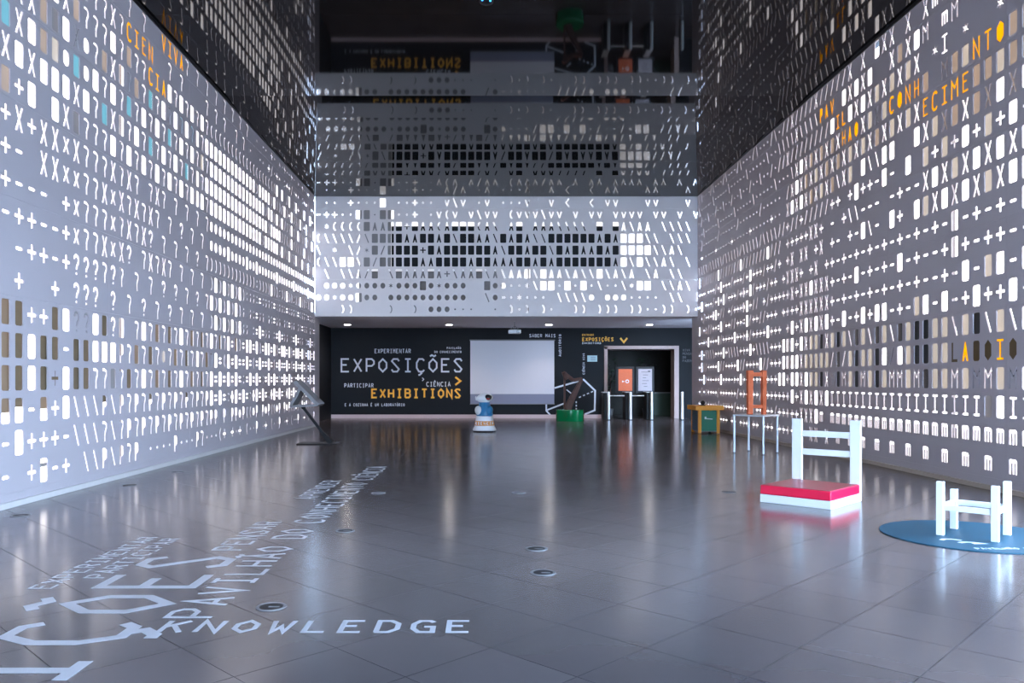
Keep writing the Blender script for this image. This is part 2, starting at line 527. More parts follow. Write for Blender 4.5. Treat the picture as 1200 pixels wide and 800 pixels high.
tag(rest.build('tile_field', 'tile_far', floor), kind='stuff')

# lettering stuck on the floor: reads away from the camera, tops to the left
def floor_word(text, base_x, z0, pitch, w, h, stroke, crosswise=False):
    mb = MB()
    if crosswise:
        write(mb, text, V(base_x, z0, 0.02), (1, 0, 0), (0, 1, 0), pitch * U, w * U, h * U, stroke * U, 0.04 * U)
    else:
        write(mb, text, V(base_x, z0, 0.02), (0, 1, 0), (-1, 0, 0), pitch * U, w * U, h * U, stroke * U, 0.04 * U)
    return mb.build('floor_lettering', 'floor_letter', floor)
floor_word('EXPOSIÇÕES', -75, 29.0, 21.8, 15.5, 27.0, 2.75)
floor_word('PAVILHÃO DO CONHECIMENTO CIÊNCIA', -61.5, 178, 9.9, 7.4, 11.6, 1.25)
floor_word('PENSAR', -77, 249, 8.8, 6.6, 10, 1.1)
floor_word('APRENDER', -77, 357, 8.6, 6.4, 10, 1.0)
floor_word('EXPERIMENTAR', -112, 203, 5.7, 4.4, 6.2, 0.7)
floor_word('PARTICIPAR', -103.5, 214, 5.5, 4.2, 6.0, 0.7)
floor_word('KNOWLEDGE', -70.5, 167.5, 7.72, 5.5, 8.9, 1.2, True)

gr = MB(); gr.box((0, 10, -0.12), (90, 90, 0.12))
tag(gr.build('ground', 'paving'), kind='structure')

# ------------------------------------------------------------------ side screen walls
LW = {  # rows from the floor up, columns from the camera to the back
 15: pad('7 7 7 7 7 7 7 7      7 7 7 7 7 7 7 7  . .. ', '+. *.+..', 66),
 14: pad('7X7B7X7777X7      7 7    7 7 7  7 7 .  .. ', '+/.+* :+', 66),
 13: pad('BXBXBXB777B7B77   B7B7B7B7' + '(' * 19 + 'B B ', '/B )B+ ', 66),
 12: pad('BXXBBBXb7BXB7B7B7B7B7B7B7' + 'B' * 13 + ')BBBB)', 'B))/B)+', 66),
 11: pad('BXBBBbBbB7B7B7B7B7B7B7B7B7' + 'B' * 15 + ')BB)B', ')B/))B(', 66),
 10: pad('XBXBBBXB7BXB7B7B7B7B7B7B7' + 'B' * 17 + ')BBBB)', '/))B()', 66),
 9: pad('B+B BXB777B7B7B7B7B7B7BBB7' + 'B' * 14 + ')BBBBB', ')B/)B(', 66),
 8: pad('+X+XXxX777X7X7 7X7 7 7 7 7', 'b', 66),
 7: pad('+- XXxx77XxX7X7X7 7 ? 7 7 ' + 'bbbbBbbbbB', 'bbBbbbb', 66),
 6: pad('+--- +x777x7X7X? 7 7 7 ? 7' + ')' * 12 + ':))))B', ')):))B', 66),
 5: pad('-++--+x77XxX? 7X7X7 7 7 7 ' + ')B)B)B)B)', ':;;:=', 66),
 4: pad(' -++-+???7?7 7 7 ? ? 7 ? 7' + 'B)B)B)B)', '; ;:=;', 66),
 3: pad(' +  + ??? ? 7 ? 7 ? 7 7 7 ' + ')B)B)B)B', ';; :=B=', 66),
 2: pad('BB++BB??BB?B 7B7B7B7B7B7B7B7B7', 'B=B)=B', 66),
 1: pad('BBBBB-BBBBBP7B7B7b7B7B7B7B7B=(B', '=B==B=(', 66),
 0: pad('BBBB+BBB77B7B7B7B7B7B7B7B7B=B=B', '=B=:=B', 66),
 -1: pad('BB-B+B\\\\\\P\\P7P7P7P7P7P7P7P', 'B=B=:#', 66),
 -2: pad('-B+++-\\\\\\7\\7P7P7P7P7P7P7P7PP P P', 'PoP((oP ', 66),
 -3: pad('- +B-+ \\\\P\\P7P ....P...P7...(+ +', '.+ (..P ', 66),
}
L_LET = {}
for r, k, s in ((15, 17, 'VIVA'), (14, 12, 'CIEN'), (13, 15, 'CIA')):
    for i, ch in enumerate(s): L_LET[(r, k + i)] = ch
RW = {  # rows from the floor up, columns from the camera to the back (right to left as seen)
 15: pad('* *M B mmX X XXB X X/////X////X//', '.\\/..', 66),
 14: pad('B *B  Mm MBXBX  BXBXB    \\\\\\\\X\\\\\\\\', '..\\...', 66),
 13: pad('* *  * I* XBXBXBXBXB  B////////X//', './..\\.', 66),
 12: pad('BB   BBM BB   BXBX   XBXBXBXBX\\', '...\\..', 66),
 11: pad('BBBBB     XBXBXBXBXBXBXBXBXBXBX/ ', '...../.', 66),
 10: pad('BXBXBXBXBXB  BB\\\\B BX\\BXBXBXBXBX ', '..+...', 66),
 9: pad('-B+B+B+B+B B -B-++B+ ++/////+//+//', '\\\\\\\\/\\', 66),
 8: pad('BXBXBXBXBX--+- ---\\\\+ - +XX+++++ ', '///B////', 66),
 7: pad('BBXBXBXBXBB +B -\\B-+ -+ X+ XX X+ +/', '++/+++B+/+', 66),
 6: pad('B-+-+-B-+-+-+-+-+-+-+-++ X+ +XXX+ +', '+/+++/B+#', 66),
 5: pad('--++-+B+--+-B-+-+-B-+-+XXXBXX+X++', '+++/+ //+B#', 66),
 4: pad('B-BB-B-+--+-+-+-+-+-+-+XXXXXX++++ +', '++//++/B=', 66),
 3: pad('-B++B+-B-BB-+-BB+B+-B-+BXBXBX+B+ ', '+++B++++/#', 66),
 2: pad('B\\B\\BB\\BBBBBB\\BB\\BB\\BBBXBBBXB+BBB', '+++\\\\\\\\+B', 66),
 1: pad('        BBBBB/BBBBBB/B/BBBBBXBBBB'.replace('        B', '       BB'), '+++//B+', 66),
 0: pad('BMBMMBMBBBMBMMBBBMBBMBMXBBBBXBB+BB', '+++B++-', 66),
 -1: pad('IIBBIIIIIIIIIIIIIIIIIIIBXBXBX+B+', '++++++/', 66),
 -2: pad('mmmmmmmmmmmmmmmmmmmmmmm mBXXX', '+++++/', 66),
 -3: pad(' m m m m m m m m m m m X XX X ++', '++ +++ ', 66),
}
R_LET = {}
for r, j, s in ((14, 24, 'PAV'), (13, 21, 'IL'), (12, 20, 'HAO'), (12, 13, 'CONH'), (11, 9, 'ECIME'), (12, 4, 'NTO'), (1, 6, 'LABOIO')):
    for i, ch in enumerate(s): R_LET[(r, j - i)] = ch

def left_place(a, b, d): return V(XL - d, a, b)          # a = depth
def right_place(a, b, d): return V(XR + d, -a, b)        # a = minus depth
LC0, LCW = 330.2, 9.51
RC0, RCW = 361.8, 9.245

def near_fill(row, i):
    return row[(-i) % 11] if row[(-i) % 11] in 'BX+-7?\\mI ' else 'B'
def left_grid(r, k):
    if (r, k) in L_LET: return '~' + L_LET[(r, k)]
    return LW[r][k] if k >= 0 else near_fill(LW[r], k)
def right_grid(r, j):
    if (r, j) in R_LET: return '~' + R_LET[(r, j)]
    return RW[r][j] if j >= 0 else near_fill(RW[r], j)

ROWS = [(r, row_h(r)) for r in range(-3, 16)]
LOW = row_h(-3) - R_H / 2
TOP = row_h(15) + R_H / 2

def wall_root(name, side):
    mb = MB()
    s = -1 if side == 'L' else 1
    xw = XL if side == 'L' else XR
    z0, z1 = (LC0 - 14.5 * LCW, D1) if side == 'L' else (RC0 - 2.5 * RCW, D1)
    xc = xw + s * THICK / 2
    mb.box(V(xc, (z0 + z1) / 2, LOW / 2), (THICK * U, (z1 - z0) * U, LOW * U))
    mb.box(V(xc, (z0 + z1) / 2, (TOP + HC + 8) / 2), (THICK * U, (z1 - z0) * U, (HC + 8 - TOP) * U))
    mb.box(V(xc, (D1 + 948) / 2, 64.5), (THICK * U, 23 * U, 129 * U))
    mb.box(V(xw + s * 8, 949, 64.5), (16 * U, 2 * U, 129 * U))
    # battens closing the joints from behind
    for k in range(1, 7):
        b = row_h(-3 + 3 * k) - R_H / 2
        mb.box(V(xw + s * (THICK + .2), (z0 + z1) / 2, b), (.3 * U, (z1 - z0) * U, .8 * U))
    n = 0
    a0 = (LC0 - 14 * LCW if side == 'L' else RC0 - 2 * RCW)
    cw = LCW if side == 'L' else RCW
    if side == 'L':
        zs = [a0 - cw / 2 + 12 * cw * i for i in range(1, 7)]
    else:
        last = RC0 + 61 * cw + cw / 2
        zs = [last - 12 * cw * i for i in range(1, 6)]
    for z in zs:
        mb.box(V(xw + s * (THICK + .2), z, 135), (.3 * U, .8 * U, 270 * U))
    if side == 'L':   # plain wall beside and behind the camera
        mb.box(V(xc, (z0 - 160) / 2, (HC + 8) / 2), (THICK * U, (z0 + 160) * U, (HC + 8) * U))
    else:             # unseen header added above the entrance, kept low to shade the upper left wall
        mb.box(V(xc, (z0 - 160) / 2, (HC + 8 + 112) / 2), (THICK * U, (z0 + 160) * U, (HC + 8 - 112) * U))
    return tag(mb.build(name, 'panel'), kind='structure')

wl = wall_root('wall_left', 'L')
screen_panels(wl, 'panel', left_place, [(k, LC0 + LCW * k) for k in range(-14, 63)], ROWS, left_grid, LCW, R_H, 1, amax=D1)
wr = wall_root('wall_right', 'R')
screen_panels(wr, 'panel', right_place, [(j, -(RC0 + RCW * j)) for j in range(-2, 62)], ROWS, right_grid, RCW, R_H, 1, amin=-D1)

def wall_letters(root, table, place, c0, cw, sgn, dark=()):
    for (r, k), ch in table.items():
        a = sgn * (c0 + cw * k); b = row_h(r)
        x0, x1, y0, y1 = a - cw * .47, a + cw * .47, b - R_H * .47, b + R_H * .47
        mb = MB()
        mb.add([place(p, q, d) for d in (.06, .2) for p, q in ((x0, y0), (x1, y0), (x1, y1), (x0, y1))],
               [(0, 1, 2, 3), (7, 6, 5, 4), (0, 4, 5, 1), (1, 5, 6, 2), (2, 6, 7, 3), (3, 7, 4, 0)])
        mb.build('letter_film', 'wall_amber' if (r, k) in dark else 'yellow_sheet', root)
wall_letters(wl, L_LET, left_place, LC0, LCW, 1)
wall_letters(wr, R_LET, right_place, RC0, RCW, -1, {(1, 6), (1, 4), (1, 3), (1, 1)})

PCOL = {'N': 'brown_board', 'T': 'tan_sheet', 'C': 'cyan_sheet', 'G': 'grey_sheet', 'W': 'warm_sheet', 'D': 'dark_board', 'Y': 'yellow_sheet', 'S': 'sand_sheet'}
def backing(root, place, c0, cw, sgn, table):
    for r, k, key, lo, hi in table:
        a = sgn * (c0 + cw * k); b = row_h(r)
        mb = MB()
        x0, x1 = a - cw * .485, a + cw * .485
        y0, y1 = b - R_H / 2 + lo * R_H, b - R_H / 2 + hi * R_H
        mb.add([place(p, q, d) for d in (THICK + .7, THICK + 1.0) for p, q in ((x0, y0), (x1, y0), (x1, y1), (x0, y1))],
               [(0, 1, 2, 3), (7, 6, 5, 4), (0, 4, 5, 1), (1, 5, 6, 2), (2, 6, 7, 3), (3, 7, 4, 0)])
        mb.build('backing_sheet', PCOL[key], root)
lt = []
for r, s in ((2, {'T': (0, 16, 22, 32), 'N': (1, 4, 9, 18, 24, 28), 'G': (6, 7)}), (1, {'T': (0, 13, 19, 25), 'N': (1, 3, 4, 6, 7, 15, 21, 26)}),
             (0, {'T': (0, 16, 22), 'N': (1, 3, 4, 6, 7, 12, 18, 24), 'G': (10,)}),
             (10, {'C': (9, 15, 21)}), (11, {'C': (0, 6, 12, 18), 'T': (3,), 'W': (4, 24)}), (12, {'C': (15, 20, 22), 'T': (3, 9, 13), 'G': (4, 6, 12, 18)}),
             (13, {'T': (6, 12)}), (9, {'T': (0,), 'G': (6,)})):
    for key, ks in s.items():
        lt += [(r, k, 'S' if key == 'T' and r > 4 else key, 0, 1) for k in ks]
lt += [(-1, 0, 'T', .45, 1), (-1, 1, 'N', .6, 1), (-1, 3, 'T', .5, 1), (-1, 9, 'N', .6, 1), (-1, 15, 'N', .6, 1), (-1, 21, 'N', .6, 1), (-3, 3, 'G', .6, .72), (1, 17, 'W', 0, 1)]
backing(wl, left_place, LC0, LCW, 1, lt)
rt = []
for r, s in ((2, {'D': (4, 9, 10, 12, 15, 18, 21, 24), 'W': (2, 5, 7, 8, 11, 14, 17, 20, 22, 25, 26)}), (1, {'D': (9, 10, 13, 15, 18, 21), 'W': (7, 8, 11, 16, 17, 19, 23, 24, 25, 26, 27)}),
             (0, {'D': (1, 4, 9, 15, 18, 21, 24), 'W': (2, 5, 7, 8, 11, 14, 16, 19, 22, 25, 26)}), (-1, {'G': (3,)}),
             (10, {'T': (1, 3, 4, 6, 7, 22, 26), 'W': (8, 19, 24)}), (11, {'T': (0, 1, 3, 4, 15, 21, 23, 27), 'W': (2, 11, 13, 17, 19, 25)}),
             (12, {'T': (0, 1, 6, 7, 9, 22, 24, 26), 'W': (5, 8, 14, 16), 'G': (15,)}), (13, {'T': (0,), 'W': (11, 13, 15)}), (14, {'T': (12,)}),
             (9, {'W': (3, 7, 9)}), (8, {'W': (6,)}), (7, {'W': (3, 9)}), (4, {'W': (3,)}), (3, {'W': (10,)})):
    for key, ks in s.items():
        rt += [(r, k, 'S' if key == 'T' and r > 4 else key, 0, 1) for k in ks]
backing(wr, right_place, RC0, RCW, -1, rt)

# daylit frosted glazing behind the screens
def glazing(name, a, b, m, mull):
    mb = MB(); mb.box(a, b)
    o = tag(mb.build(name, m or 'glazing'), kind='structure')
    for c, d in mull:
        m = MB(); m.box(c, d); m.build('mullion', 'grey_metal', o)
    return o
GX = 14.0
glazing('window_1', V(XL - GX, 560, 138), (.5 * U, 760 * U, 276 * U), None, [(V(XL - GX + 1.2, z, 138), (1.6 * U, 1.2 * U, 276 * U)) for z in range(220, 940, 120)])
glazing('window_2', V(XR + GX, 615, 138), (.5 * U, 640 * U, 276 * U), None, [(V(XR + GX - 1.2, z, 138), (1.6 * U, 1.2 * U, 276 * U)) for z in range(320, 940, 120)])

# unseen wall added behind the camera to keep light off the right wall
mb = MB(); mb.box(V(-70, -161, (HC + 8) / 2), (262 * U, 2 * U, (HC + 8) * U)); mb.box(V(154, -161, HC + 5), (187 * U, 2 * U, 6 * U))
tag(mb.build('wall_light_block', 'panel'), kind='structure')
# slim frame of the glazed entrance beside the camera
fr = tag(empty('window_4', V(XR + 2, 80, 0)), kind='structure')
for z in (-238, -158, -78, 2, 82, 162, 242):
    mb = MB(); mb.box(V(0, z, 56), (2.2 * U, 2.2 * U, 112 * U)); mb.build('mullion', 'grey_metal', fr)
mb = MB(); mb.box(V(0, 10, 88), (1.6 * U, 480 * U, 1.6 * U)); mb.build('transom', 'grey_metal', fr)
# skirtings
mb = MB(); mb.box(V(XL + .6, 385, 1.3), (1.2 * U, 1090 * U, 2.6 * U)); tag(mb.build('baseboard_left', 'skirting', bevel=.004), kind='structure')
mb = MB(); mb.box(V(XR - .8, 640, 1.2), (1.6 * U, 600 * U, 2.4 * U)); tag(mb.build('baseboard_right', 'skirting_stone', bevel=.004), kind='structure')

# ------------------------------------------------------------------ white upper end wall
BW = [
 ' ..' + ' +...B ..+.. V\\V .V ...V  V <  < VV   VV   V ',
 '-++..BB.BB..+ .V(V V\\VV (VVV\\VV V VV VVVV VV V V',
 ' *((((BAABB+BAA(ABBB(A\\ AB AAA\\\\\\\\ B BA\\AA \\\\\\\\ ',
 '(\\\\\\\\/\\BBBBAABBAB\\BBAA\\BABA\\\\BBBBBBABABBB\\\\ \\\\\\ ',
 '\\ * \\/*B/BBBB+BABBBBBBA\\BBABB\\BABAABABBBBB\\\\A\\  ',
 '(\\\\BB\\B/BBBBBAABBBBABBAAABBABABBBBBBBAB\\B\\\\A\\ \\ ',
 ' \\ \\\\A/B \\BAAABA+\\AAB\\A\\AAB\\BAA\\A\\\\B\\A\\A \\A \\\\  ',
 ' ooo*oooo*oooBo*ooo  Boo..*\\BB.B.B.\\..\\*BB \\\\A\\ ',
 'oo*ooBoo oooooooooo  \\o-.*... \\\\\\\\o ooo.... \\\\  ',
 '   ))    )  ) ooo...  . ).) ).  )) ))) ))..)) ).',
]
BWR = 13.87
back_rows = [(t, 208.5 - BWR * t + EYE) for t in range(10)]
back_cols = [(c, -196.7 + 9.41 * c) for c in range(48)]
mb = MB()
mb.box(V((XL + XR) / 2, D1 + THICK / 2, HC + 2), ((XR - XL) * U, THICK * U, 6 * U))
mb.box(V((XL + XR) / 2, D1 + THICK / 2, 129.0 + .6), ((XR - XL) * U, THICK * U, 1.4 * U))
for t in (2, 5, 8):
    mb.box(V((XL + XR) / 2, D1 + THICK + .2, 208.5 - BWR * (t + .5 - (1 if False else 0)) + EYE), ((XR - XL) * U, .3 * U, .8 * U))
for c in (12, 24, 36):
    mb.box(V(-196.7 + 9.41 * (c - .5), D1 + THICK + .2, 200), (.8 * U, .3 * U, 140 * U))
wb = tag(mb.build('wall_back', 'panel_back'), kind='structure')
screen_panels(wb, 'panel_back', lambda a, b, d: V(a, D1 + d, b), back_cols, back_rows,
              lambda t, c: (BW[t] + ' ' * 48)[c].replace('B', 'K'), 9.41, BWR, 1, ncol=12, nrow=3, amin=XL, amax=XR, bmin=129.2)
glazing('window_3', V((XL + XR) / 2, D1 + 17, 205), ((XR - XL) * U, .5 * U, 146 * U), 'glazing_room', [(V(x, D1 + 16, 205), (1.2 * U, 1.6 * U, 146 * U)) for x in (-150, -50, 50, 150)])
mb = MB(); mb.box(V(22.5, D1 + 3.2, 156.5 + EYE), (268 * U, 1 * U, 50 * U))
mb.build('dark_pane', 'dark_glass', wb)
mb = MB(); mb.box(V(-66, D1 + 3.4, 103 + EYE), (168 * U, .3 * U, 52 * U)); mb.build('grey_blind', 'grey_sheet', wb)
mb = MB(); mb.box(V(-130, D1 + 3.4, 166 + EYE), (36 * U, .3 * U, 70 * U)); mb.build('grey_blind', 'grey_sheet', wb)

# ------------------------------------------------------------------ ceiling
def ceil_strip(z0, z1, h0, h1, name, parent=None):
    mb = MB()
    x0, x1 = XL + .02, XR - .02
    vs = [V(x0, z0, h0), V(x1, z0, h0), V(x1, z1, h1), V(x0, z1, h1), V(x0, z0, h0 + 8), V(x1, z0, h0 + 8), V(x1, z1, h1 + 8), V(x0, z1, h1 + 8)]
    mb.add(vs, [(0, 3, 2, 1), (4, 5, 6, 7), (0, 1, 5, 4), (1, 2, 6, 5), (2, 3, 7, 6), (3, 0, 4, 7)])
    return mb.build(name, 'ceiling', parent)
ce = MB()
ce.box(V((XL + XR) / 2, 387, HC + 13), ((XR - XL + 60) * U, 1120 * U, 4 * U))
ceiling = tag(ce.build('ceiling', 'grout'), kind='structure')
zs = [925, 876, 830, 784, 738, 693.4, 648.7, 604]
for z0, z1 in zip(zs, zs[1:]):      # the far panels tip up a little towards the entrance
    ceil_strip(z0, z1 + .2, HC, HC + (z0 - z1) * math.tan(math.radians(2.75)), 'panel', ceiling)
for i, z in enumerate((604, 470, 336, 202, 68, -66)):
    ceil_strip(z, max(z - 133.8, -160), HC + 2.0, HC + 2.0, 'panel', ceiling)

for n, x in (('trim_1', XL + .5), ('trim_2', XR - .5)):
    mb = MB(); mb.box(V(x, 383, HC + 1.0), (1.0 * U, 1083 * U, 2.0 * U)); tag(mb.build(n, 'black_metal'), kind='structure')

# ------------------------------------------------------------------ space under the upper wall
mb = MB(); mb.box(V(54, (D1 + 1270) / 2 + .5, 129 + 2), (560 * U, (1270 - D1) * U, 4 * U))
soffit = tag(mb.build('ceiling_soffit', 'soffit'), kind='structure')
DOORX0, DOORX1, DOORH = 168.3, 274.4, 103.5
# black wall with the door opening
mb = MB()
mb.box(V((-226 + DOORX0) / 2, D2 + 21, 64.5), ((DOORX0 + 226) * U, 42 * U, 129 * U))
mb.box(V((DOORX1 + 334) / 2, D2 + 21, 64.5), ((334 - DOORX1) * U, 42 * U, 129 * U))
mb.box(V((DOORX0 + DOORX1) / 2, D2 + 21, (DOORH + 129) / 2), ((DOORX1 - DOORX0) * U, 42 * U, (129 - DOORH) * U))
we = tag(mb.build('wall_end', 'black_wall'), kind='structure')
mb = MB(); mb.box(V(-224, 1035, 64.5), (4 * U, 190 * U, 129 * U)); tag(mb.build('wall_recess_left', 'black_wall'), kind='structure')
mb = MB(); mb.box(V(332, 1035, 64.5), (4 * U, 190 * U, 129 * U)); tag(mb.build('wall_recess_right', 'black_wall'), kind='structure')
mb = MB(); mb.box(V((-222 + DOORX0) / 2, D2 - .6, 2.6), ((DOORX0 + 222 - .5) * U, 1.2 * U, 5.2 * U)); tag(mb.build('baseboard_back', 'plinth', bevel=.004), kind='structure')
# room behind the door
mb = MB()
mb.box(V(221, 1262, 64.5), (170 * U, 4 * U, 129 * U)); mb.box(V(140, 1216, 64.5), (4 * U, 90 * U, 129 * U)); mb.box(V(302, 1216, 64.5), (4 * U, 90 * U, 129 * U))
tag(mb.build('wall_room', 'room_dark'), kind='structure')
# door frame
dr = tag(empty('door_1', V(221, D2, 0)), kind='structure')
mb = MB(); mb.box(V(DOORX0 + 2.4 - 221, 20.5, DOORH / 2 - .3), (4.8 * U, 43.5 * U, (DOORH - .6) * U)); mb.build('jamb', 'door_frame', dr)
mb = MB(); mb.box(V(DOORX1 - .6 - 221, 20.5, DOORH / 2 - .3), (1.2 * U, 43.5 * U, (DOORH - .6) * U)); mb.build('jamb', 'door_frame', dr)
mb = MB(); mb.box(V(0, 20.5, DOORH - 2.4), ((DOORX1 - DOORX0 - .4) * U, 43.5 * U, 4.6 * U)); mb.build('lintel', 'door_frame', dr)
mb = MB(); mb.box(V(DOORX1 - 3 - 221, -1.2, DOORH / 2), (6.6 * U, 1.4 * U, DOORH * U)); mb.build('jamb', 'door_frame', dr)

def wall_word(text, px, py, pitch, w, h, stroke, m='letter_white', up=False):
    k = D2 / F
    mb = MB()
    o = V((px - 570) * k, D2 - .05, (446 - py) * k + EYE)
    if up:
        write(mb, text, o, (0, 0, 1), (-1, 0, 0), pitch * k * U, w * k * U, h * k * U, stroke * k * U, .1 * U)
    else:
        write(mb, text, o, (1, 0, 0), (0, 0, 1), pitch * k * U, w * k * U, h * k * U, stroke * k * U, .1 * U)
    return mb.build('wall_lettering', m, we)
wall_word('EXPOSIÇÕES', 399.2, 436.2, 14.7, 10.6, 16.6, 1.9)
wall_word('EXPERIMENTAR', 439, 413.8, 3.6, 2.8, 5.2, .75)
wall_word('PAVILHÃO', 523.5, 409.0, 2.15, 1.7, 2.6, .5)
wall_word('DO CONHECIMENTO', 509, 413.6, 2.15, 1.7, 2.8, .5)
wall_word('PARTICIPAR', 403.5, 454, 3.5, 2.7, 5, .75)
wall_word('CIÊNCIA', 499.5, 452.8, 4.2, 3.3, 5.6, .85)
wall_word('>', 494.2, 446.6, 3, 3, 4.6, .9)
wall_word('>', 532, 452, 9, 9, 11.5, 2.2, 'letter_yellow')
wall_word('EXHIBITIONS', 435, 466.6, 9.75, 7.6, 11.6, 2.0, 'letter_yellow')
wall_word('E A COZINHA É UM LABORATÓRIO', 404, 476, 2.53, 2.0, 3.6, .6)
wall_word('SABER MAIS', 620.2, 395.2, 3.15, 2.5, 4, .7)
wall_word('AUDITÓRIO', 657.8, 417.5, 2.95, 2.3, 3, .65, 'letter_white', True)
wall_word('CIÊNCIA VIVA', 685.3, 438.6, 2.1, 1.7, 2.6, .55, 'letter_white', True)
wall_word('ENTRADA', 682.3, 393.5, 2.0, 1.6, 2.4, .5, 'letter_yellow')
wall_word('EXPOSIÇÕES', 682.3, 399.8, 3.75, 3.0, 4.6, .95, 'letter_yellow')
wall_word('EXHIBITIONS', 682.3, 403, 2.05, 1.6, 2.2, .5)
wall_word('v', 726, 403.2, 10, 10, 9.5, 2.0, 'letter_yellow')
for i, s in enumerate(('VIVA', 'PENSAR', 'DO', 'FAZER')):
    wall_word(s, 800, 411.5 + 4.2 * i, 2.2, 1.8, 2.8, .5, 'dim_letter')

# hexagon outline painted on the black wall
k2 = D2 / F
def wall_line(pts, w, m='letter_white'):
    mb = MB()
    q = [((x - 570) * k2, (446 - y) * k2 + EYE) for x, y in pts]
    L, R = offset_polyline(q, w)
    for i in range(len(q) - 1):
        vs = [V(p.x, D2 - d, p.y) for d in (.05, .15) for p in (L[i], R[i], R[i + 1], L[i + 1])]
        mb.add(vs, [(4, 5, 6, 7), (0, 4, 7, 3), (1, 2, 6, 5), (0, 1, 5, 4), (3, 7, 6, 2)])
    return mb.build('painted_line', m, we)
wall_line([(649.8, 454.5), (684, 444.7), (697.4, 457.5), (696.9, 480.5), (686, 485), (686, 490)], 2.4)
wall_line([(640.2, 472), (640.2, 481), (646.5, 488)], 2.2)
wall_line([(640.5, 480.5), (662, 472.2)], 2.2)
wall_line([(663.9, 456.4), (669.2, 460.6)], 1.6)
for i in range(4):
    x, y = 678.4 + i * 4.7, 465.6 - i * 2.05
    wall_line([(x, y), (x + 2.4, y - 1.05)], 1.6)
for i in range(3):
    wall_line([(675.3, 470 + i * 4), (675.3, 472.2 + i * 4)], 1.8)

# ------------------------------------------------------------------ things at the far end
def thing(name, label, cat, x, z, h=0.0, rz=0.0, group=None):
    return tag(empty(name, V(x, z, h), rz), label, cat, group)
def q(x, z, h): return V(x, z, h)

# projection screen
sx0, sx1 = (551.2 - 570) * k2, (649.3 - 570) * k2
t = thing('projection_screen', 'white pull-down projection screen hanging flat on the black end wall', 'screen', (sx0 + sx1) / 2, D2 - 2.4, 0)
hh = lambda y: (446 - y) * k2 + EYE
mb = MB(); mb.box(V(0, 0, (hh(399) + hh(461.5)) / 2), ((sx1 - sx0) * U, .5 * U, (hh(399) - hh(461.5)) * U)); mb.build('cloth', 'screen_cloth', t)
mb = MB(); mb.box(V(0, -.1, (hh(461.5) + hh(472.8)) / 2), ((sx1 - sx0) * U, .6 * U, (hh(461.5) - hh(472.8)) * U)); mb.build('lower_border', 'screen_strip', t)
mb = MB(); mb.box(V(0, .4, hh(398.6)), ((sx1 - sx0 + 2) * U, 2.6 * U, 1.6 * U)); mb.build('roller_case', 'grey_metal', t, bevel=.006)
mb = MB(); mb.box(V(0, 0, hh(473.2)), ((sx1 - sx0 + 1) * U, 1.2 * U, 1.0 * U)); mb.build('bottom_bar', 'grey_metal', t)

# projector under the soffit
t = thing('projector', 'small white projector hanging from the soffit on a thin pole', 'projector', 36, 1008, 112.5)
mb = MB(); mb.box(V(0, 0, 3.6), (16 * U, 12 * U, 4.6 * U)); mb.build('body', 'robot_white', t, bevel=.02)
mb = MB(); mb.cyl(V(4, -6.2, 3.4), V(4, -7.6, 3.4), 1.5 * U, 1.2 * U); mb.build('lens', 'visor', t, True)
mb = MB(); mb.cyl(V(0, 0, 6), V(0, 0, 16.4), .55 * U); mb.build('pole', 'grey_metal', t, True)
mb = MB(); mb.bar(V(-5, 0, 7.2), V(5, 0, 7.2), .8 * U, .8 * U); mb.bar(V(-5, 0, 7.2), V(0, 0, 11), .6 * U, .6 * U); mb.bar(V(5, 0, 7.2), V(0, 0, 11), .6 * U, .6 * U); mb.build('bracket', 'grey_metal', t)

# downlights in the soffit
def downlight(x, z, label):
    t = thing('downlight', label, 'lamp', x, z, 129, group='round downlights in the soffit')
    mb = MB(); mb.lathe([(5.6 * U, -.02 * U), (5.6 * U, -.45 * U), (4.6 * U, -.45 * U), (4.6 * U, -.1 * U)], n=24); mb.build('rim', 'white_paint', t, True)
    mb = MB(); mb.cyl(V(0, 0, -.12), V(0, 0, -.3), 4.5 * U); mb.build('diffuser', 'lamp_glow', t)
    L = bpy.data.lights.new('downlight_lamp', 'SPOT'); L.energy = 170; L.color = (1.0, .86, .80); L.spot_size = math.radians(125); L.spot_blend = .6; L.shadow_soft_size = 4 * U
    lo = bpy.data.objects.new('downlight_lamp', L); lo.location = V(0, 0, -.9); link(lo, t)
for x, w in ((407, 'leftmost round downlight, above the lettering EXPERIMENTAR'), (526.3, 'round downlight in the soffit just left of the projector'),
             (643.2, 'round downlight in the soffit just right of the projector'), (761.2, 'rightmost round downlight, above the door with the turnstiles')):
    z = 75.5 * F / (446 - 380.2)
    downlight((x - 570) * z / F, z, w)

